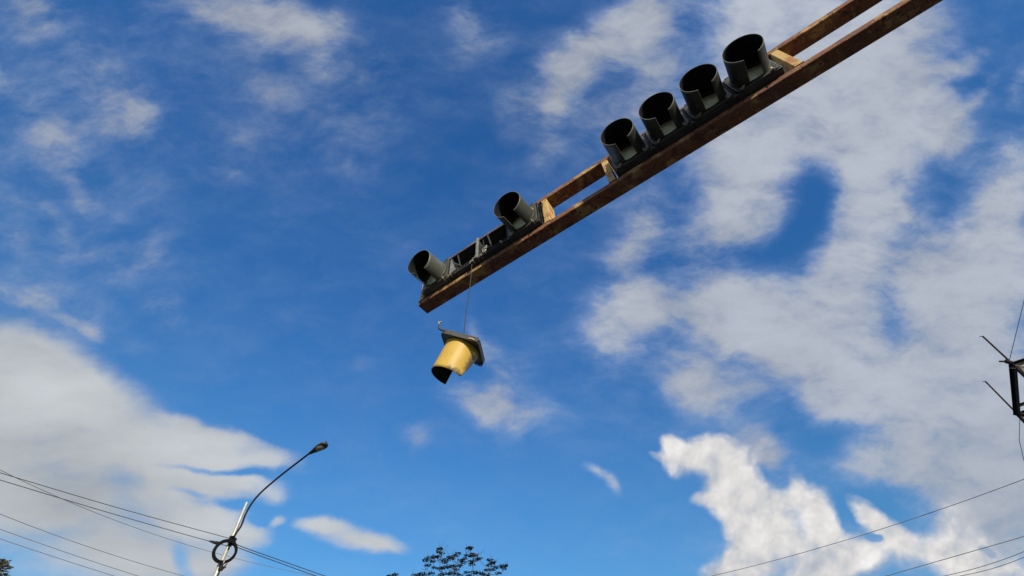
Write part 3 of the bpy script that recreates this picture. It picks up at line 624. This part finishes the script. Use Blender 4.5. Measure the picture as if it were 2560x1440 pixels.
# coil of cable tied to the pole
cc=EYE+ (RT*((563-1280)/1198.96)-UP*((1379-720)/1198.96)+FW); rr_=(cc-EYE); cc=EYE+rr_*(16.82/math.hypot(rr_.x,rr_.y))
nrm=Vector((cc.x,cc.y,0)).normalized(); ha=Vector((nrm.y,-nrm.x,0)); va=Vector((0,0,1))
b=MB(); random.seed(8); pts=[]; NT=13; off=[(random.uniform(-.027,.027),random.uniform(-.045,.045),random.uniform(-.014,.014),random.uniform(-.014,.014)) for k in range(NT+1)]
for i in range(NT*40+1):
    q=i/40; k=min(int(q),NT-1); w=q-k; w=w*w*(3-2*w); o_=[off[k][j]*(1-w)+off[k+1][j]*w for j in range(4)]; t=2*math.pi*q+1.2; R_=.285+o_[0]
    pts.append(cc+ha*(R_*math.cos(t)+o_[2])+va*(R_*1.02*math.sin(t)+o_[3])+nrm*o_[1])
b.tube(pts,.017,6); coil=b.build('cable_coil',M_RUB,origin=cc); tag(coil,'thick black ring of coiled cable tied to the street lamp pole','cable coil')
for a in (4.75,5.0,1.5): b=MB(); b.tube([cc+ha*(.285*math.cos(a)-.012*math.sin(a)*0+d)+va*.29*math.sin(a) for d in (-.012,.012)],.066,10); b.build('tie',M_BOLT if a==5.0 else M_RUB,coil)
# ---------------------------------------------------------------- overhead wires
def wire(pts,label,rad=.011,ext=1.2,group='overhead wires crossing the sky'):
    P=[Vector(p) for p in pts]
    if len(P)==2: P=[P[0],(P[0]+P[1])/2-Vector((0,0,.05)),P[1]]
    a,m,c=P; d1=(m-a).length; d2=(c-m).length; s1=d1/(d1+d2)
    out=[]
    for i in range(-8,49):
        s=i/40 if 0<=i<=40 else (i/8*ext if i<0 else 1+(i-40)/8*ext)
        L0=(s-s1)*(s-1)/((0-s1)*(0-1)); L1=s*(s-1)/(s1*(s1-1)); L2=s*(s-s1)/(1*(1-s1))
        if 0<=s<=1: p=a*L0+m*L1+c*L2
        elif s<0:
            e=1e-3; f0=a; L0=(e-s1)*(e-1)/((0-s1)*(0-1)); L1=e*(e-1)/(s1*(s1-1)); L2=e*(e-s1)/(1-s1); p=a+((a*L0+m*L1+c*L2)-a)/e*s
        else:
            e=1-1e-3; L0=(e-s1)*(e-1)/(s1); L1=e*(e-1)/(s1*(s1-1)); L2=e*(e-s1)/(1-s1); p=c+(c-(a*L0+m*L1+c*L2))/1e-3*(s-1)
        out.append(p)
    b=MB(); b.tube(out,rad,6); o=b.build('overhead_wire',M_WIREF,origin=P[1]); tag(o,label,'wire',group); return o
def wire_to(pts,label,rad=.011,back=1.3):
    """a wire that ends at pts[-1] on the pole and runs on past pts[0]"""
    P=smooth(pts,10); d=(P[0]-P[1]); P=[P[0]+d*k for k in (60,30,10)]+P
    b=MB(); b.tube(P,rad,6); o=b.build('overhead_wire',M_WIRE,origin=P[-1]); return tag(o,label,'wire','overhead wires crossing the sky')
tie=Vector((px,py,8.02))
wire_to([(-12.747,11.018,8.0),(-10.724,12.861,8.0),tie+Vector((-.05,.0,0))],'uppermost dark wire running left from the black coil on the street lamp pole',.0085)
wb=wire_to([(-12.56,10.99,7.795),(-10.74,12.73,7.795),(-8.544,14.665,7.80),tie+Vector((-.02,-.02,-.16))],'second dark wire left of the lamp pole, with a bulky splice beside the coil',.0085)
b=MB(); d0=Vector((-8.68,14.545,7.80)); dv=Vector((.75,.66,0)).normalized()
b.tube([d0-dv*.20,d0-dv*.12,d0+dv*.0,d0+dv*.1],[.014,.03,.045,.03],8); b.tube([d0+Vector((0,0,.035)),d0+dv*.12+Vector((0,0,.03))],.02,6); b.build('splice',M_IRON,wb)
wire_to([(-6.319,17.564,8.0),(-7.515,16.178,8.0),(-8.40,15.1,8.0),tie+Vector((.06,0,0))],'upper of two dark wires running right and down from the black coil',.013)
wire_to([(-6.447,17.121,7.84),(-7.393,15.98,7.84),(-8.23,14.93,7.84),tie+Vector((.08,0,-.16))],'lower of two dark wires running right and down from the black coil',.013)
wire([(-15.6,13.5,9.5),(-13.77,17.0,9.54),(-8.59,21.45,9.5)],'thin faint wire passing behind the black coil',.009)
wire([(-14.183,13.137,8.0),(-12.856,15.318,8.0),(-10.999,17.495,8.0)],'wire in the lower left sky, topmost of the three below the coil',.0085)
wire([(-14.798,14.044,8.0),(-13.726,15.765,8.0),(-12.522,17.472,8.0)],'middle one of the three wires in the lower left sky below the coil',.0085)
wire([(-15.215,14.659,8.0),(-14.29,16.082,8.0),(-13.316,17.46,8.0)],'lowest wire in the lower left corner of the sky',.0085)
wire([(13.091,11.612,8.0),(10.574,14.551,8.0),(6.684,17.758,8.0)],'long lone wire sloping across the white cloud at the lower right',.008)
wire([(15.291,14.902,8.0),(14.046,16.27,8.0),(12.591,17.846,8.0)],'dark wire at the lower right, highest of the three in the corner',.0095)
wire([(16.006,15.972,8.0),(14.57,17.875,8.0)],'middle one of the three wires in the lower right corner',.009)
wire([(16.286,16.392,8.0),(15.116,17.883,8.0)],'lowest of the three wires in the lower right corner',.009)
# ---------------------------------------------------------------- steel tower at the right
A=Vector((12.13,8.82,0)); Bp=Vector((13.53,10.79,0)); dv=(Bp-A); pv=Vector((dv.y,-dv.x,0)); C_=A+pv; D_=Bp+pv
TW=empty('steel_tower',(A+D_)/2,'rusty steel frame tower with two thin upright posts cut off by the right edge','tower')
zt=9.42
posts=[(A,10.37),(Bp,10.52),(C_,10.4),(D_,10.45)]
for p,z in posts:
    b=MB(); b.tube([(p.x,p.y,0),(p.x,p.y,zt-.1)],.05,8); b.tube([(p.x,p.y,zt-.1),(p.x,p.y,z)],[.022,.020],8)
    b.bar((p.x,p.y,z-.01),(p.x-.06,p.y+.02,z+.012),.012,.012); b.build('post',M_IRON,TW)
def hb(p,q,z,w,h_,m=M_IRON):
    b=MB(); d=(q-p).normalized(); P_=Vector((p.x,p.y,z))-d*.05; Q_=Vector((q.x,q.y,z))+d*.05
    b.bar(P_,Q_,w,.012); b.bar(P_+Vector((0,0,-h_/2-.004)),Q_+Vector((0,0,-h_/2-.004)),.014,h_); b.build('beam',m,TW)
hb(A,Bp,zt,.16,.12); hb(A,C_,zt+.01,.13,.1); hb(Bp,D_,zt-.01,.13,.12); hb(C_,D_,zt,.16,.12)
hb(A.lerp(Bp,.84),C_.lerp(D_,.84),zt+.02,.08,.06)
for (p,q) in ((A,Bp),(A,C_),(Bp,D_),(C_,D_)):
    for z in (2.4,4.7,7.0): hb(p,q,z,.08,.06)
    for z0,z1 in ((0.1,2.4),(2.4,4.7),(4.7,7.0),(7.0,9.3)): b=MB(); b.bar((p.x,p.y,z0),(q.x,q.y,z1),.04,.03,(p-q).cross(Vector((0,0,1)))); b.build('brace',M_OLIVE,TW)
for k in (0,1,2):
    q=A.lerp(C_,.12+.12*k); b=MB(); b.bar((A.x,A.y,zt-.05),(q.x,q.y,zt-.5-.2*k),.05,.02,dv); b.build('corner_bracket',M_OLIVE,TW)
b=MB(); b.bar((A.x-.02,A.y,zt+.08),(A.x-.18,A.y+.06,zt+.14),.03,.03); b.build('peg',M_IRON,TW)
b=MB(); b.bar((A.x,A.y,zt-.15),(A.x-.16,A.y+.02,zt-.12),.025,.03); b.build('peg',M_IRON,TW)
b=MB(); b.tube([(A.x-.1,A.y,zt+.1),(A.x+.02,A.y,zt+.02)],.05,8); b.build('insulator',M_IRON,TW)
b=MB(); b.tube([(Bp.x-.02,Bp.y-.03,zt-.02),(Bp.x+.09,Bp.y-.06,zt-.1)],.05,8); b.build('insulator',M_IRON,TW)
b=MB(); b.tube([(A.x,A.y,zt+.1),(12.82*.96,7.787*.96,10.35),(13.4,6.9,11.4),(15,4,14)],.007,6)
b.build('guy_wire',M_WIRE,TW)
b=MB(); b.tube([(Bp.x,Bp.y,zt-.1),(13.664,11.408,9.008),(13.934,12.017,8.661),(15.419,14.257,7.841),(19,20,6.2)],.007,6)
b.build('guy_wire',M_WIRE,TW)
# ---------------------------------------------------------------- trees
def tree(name,base,height,tips,label,leafmat,leaf=.11,nleaf=11,trunk_r=.17,seed=1,spread=.16,bare=()):
    random.seed(seed); base=Vector(base)
    root=empty(name,base,label,'tree')
    nodes=[(base+Vector((0,0,height*q))+Vector((.15*math.sin(q*5),.12*math.cos(q*4),0))*q,trunk_r*(1-.75*q)) for q in [i/12*.72 for i in range(13)]]
    b=MB(); b.tube([n[0] for n in nodes],[n[1] for n in nodes],10)
    nd=[(n[0],n[1],.0) for n in nodes[5:]]
    topn=nodes[-1][0]
    allt=sorted([(Vector(t),0) for t in tips]+[(Vector(t),1) for t in bare],key=lambda t:(t[0]-topn).length)
    lb=MB()
    for t,isbare in allt:
        best=min(nd,key=lambda n:(n[0]-t).length+ (1.6*max(0,n[0].z-(t.z-.25)))+.0)
        p,r,_=best; L=(t-p).length
        if L<.05: continue
        r0=max(.014,min(r*.75,.024+.024*L)); mid=p.lerp(t,.5)+Vector((random.uniform(-.1,.1),random.uniform(-.1,.1),-.10*L))
        q1=p.lerp(t,.25)+Vector((0,0,-.09*L)); q3=mid.lerp(t,.5)+Vector((random.uniform(-.03,.03),random.uniform(-.03,.03),-.02*L))
        rt_=.004 if isbare else .007
        b.tube([p,q1,mid,q3,t],[r0,r0*.85,r0*.65,(r0+rt_)/2*.8,rt_],6,caps=False)
        nd+= [(q1,r0*.85,0),(mid,r0*.65,0)]
        if not isbare: nd.append((q3,r0*.5,0))
        if isbare: continue
        for k in range(nleaf):
            a=random.uniform(0,2*math.pi); rr=spread*math.sqrt(random.random()); c=t+Vector((rr*math.cos(a),rr*math.sin(a),random.gauss(0,.022)-rr*.12))
            out=Vector((math.cos(a+random.gauss(0,.5)),math.sin(a+random.gauss(0,.5)),random.uniform(-.55,.25))).normalized()
            sd=out.cross(Vector((random.gauss(0,.35),random.gauss(0,.35),1))).normalized(); l=leaf*random.uniform(.6,1.25); w=l*.42; nn=sd.cross(out)*l*.08
            V=[c-out*l*.5,c-out*l*.1+sd*w*.5+nn,c+out*l*.2+sd*w*.42+nn,c+out*l*.5,c+out*l*.2-sd*w*.42+nn,c-out*l*.1-sd*w*.5+nn]
            lb.add(V,[(0,1,2,3),(0,3,4,5)])
    b.build('trunk',M_BARK,root); lb.build('crown',leafmat,root,fix=False)
    return root
def ray(px_,py_,hd):
    d=RT*((px_-1280)/1198.96)-UP*((py_-720)/1198.96)+FW
    return EYE+d*(hd/math.hypot(d.x,d.y))
random.seed(21)
TP=[(1100,1371),(1098,1379),(1104,1383),(1068,1396),(1078,1393),(1088,1391),(1082,1402),(1064,1400),(1070,1412),(1094,1392),(1106,1399),(1117,1397),(1112,1404),(1124,1392),(1130,1396),(1137,1388),(1145,1383),(1152,1400),(1158,1405),
(1160,1396),(1168,1388),(1172,1371),(1176,1369),(1180,1384),(1187,1388),(1178,1390),(1150,1414),(1128,1416),(1116,1416),(1108,1419),(1100,1421),(1086,1419),(1136,1414),(1142,1424),(1168,1431),(1178,1403),(1180,1409),(1190,1398),(1198,1396),(1225,1399),(1229,1408),(1233,1405),
(1224,1412),(1218,1424),(1238,1418),(1255,1414),(1262,1414),(1259,1419),(1232,1424),(1186,1430),(1196,1432),(1205,1434),(1130,1431),(1122,1434),(1140,1434),(1054,1434),(1046,1437),(1064,1436),(1036,1438),(1150,1438),(1104,1436),(1078,1432),(1172,1438),(1216,1438),(1246,1432),(976,1439),(989,1436),(983,1441)]
tips=[tuple(ray(a,c,random.uniform(24.2,25.8))) for a,c in TP]
bare=[tuple(ray(a,c,random.uniform(24.4,25.6))) for a,c in [(1110,1352),(1096,1354),(1119,1362),(1131,1375),(1137,1371),(1115,1375),(1167,1360),(1184,1361),(1196,1381),(1213,1373),(1199,1380),(1227,1386),(1247,1394),(1263,1402),(1272,1398),(1212,1415),(1195,1424),(1069,1378),(1036,1418),(1052,1420)]]
for k in range(330):
    a=random.uniform(0,2*math.pi); el=random.uniform(-.25,.98); rr=random.uniform(.72,1)
    tips.append((-2.1+3.0*rr*math.cos(a)*math.sqrt(max(0,1-el*el)),25.1+2.9*rr*math.sin(a)*math.sqrt(max(0,1-el*el)),7.6+2.7*rr*el))
tree('tree',(-2.0,25.3,0),11.2,tips,'sparse dark green tree top at the bottom centre with thin bare twigs',M_LEAF,.115,46,.2,5,.16,bare)
random.seed(5); tips=[]
for k in range(420):
    a=random.uniform(0,2*math.pi); el=random.uniform(-.5,1); rr=random.uniform(.7,1)*(1+.12*math.sin(5*a))
    tips.append((-17.75+2.15*rr*math.cos(a)*math.sqrt(max(0,1-el*el)),14.6+2.2*rr*math.sin(a)*math.sqrt(max(0,1-el*el)),5.9+2.25*rr*el))
tips+=[tuple(ray(a,c,22)) for a,c in ((0,1408),(6,1404),(12,1403),(8,1412),(4,1420),(13,1416),(10,1428),(3,1434),(11,1438))]
tree('tree',(-17.5,14.6,0),8,tips,'grey brown feathery tree tip in the bottom left corner',M_LEAF2,.16,16,.16,9,.16)
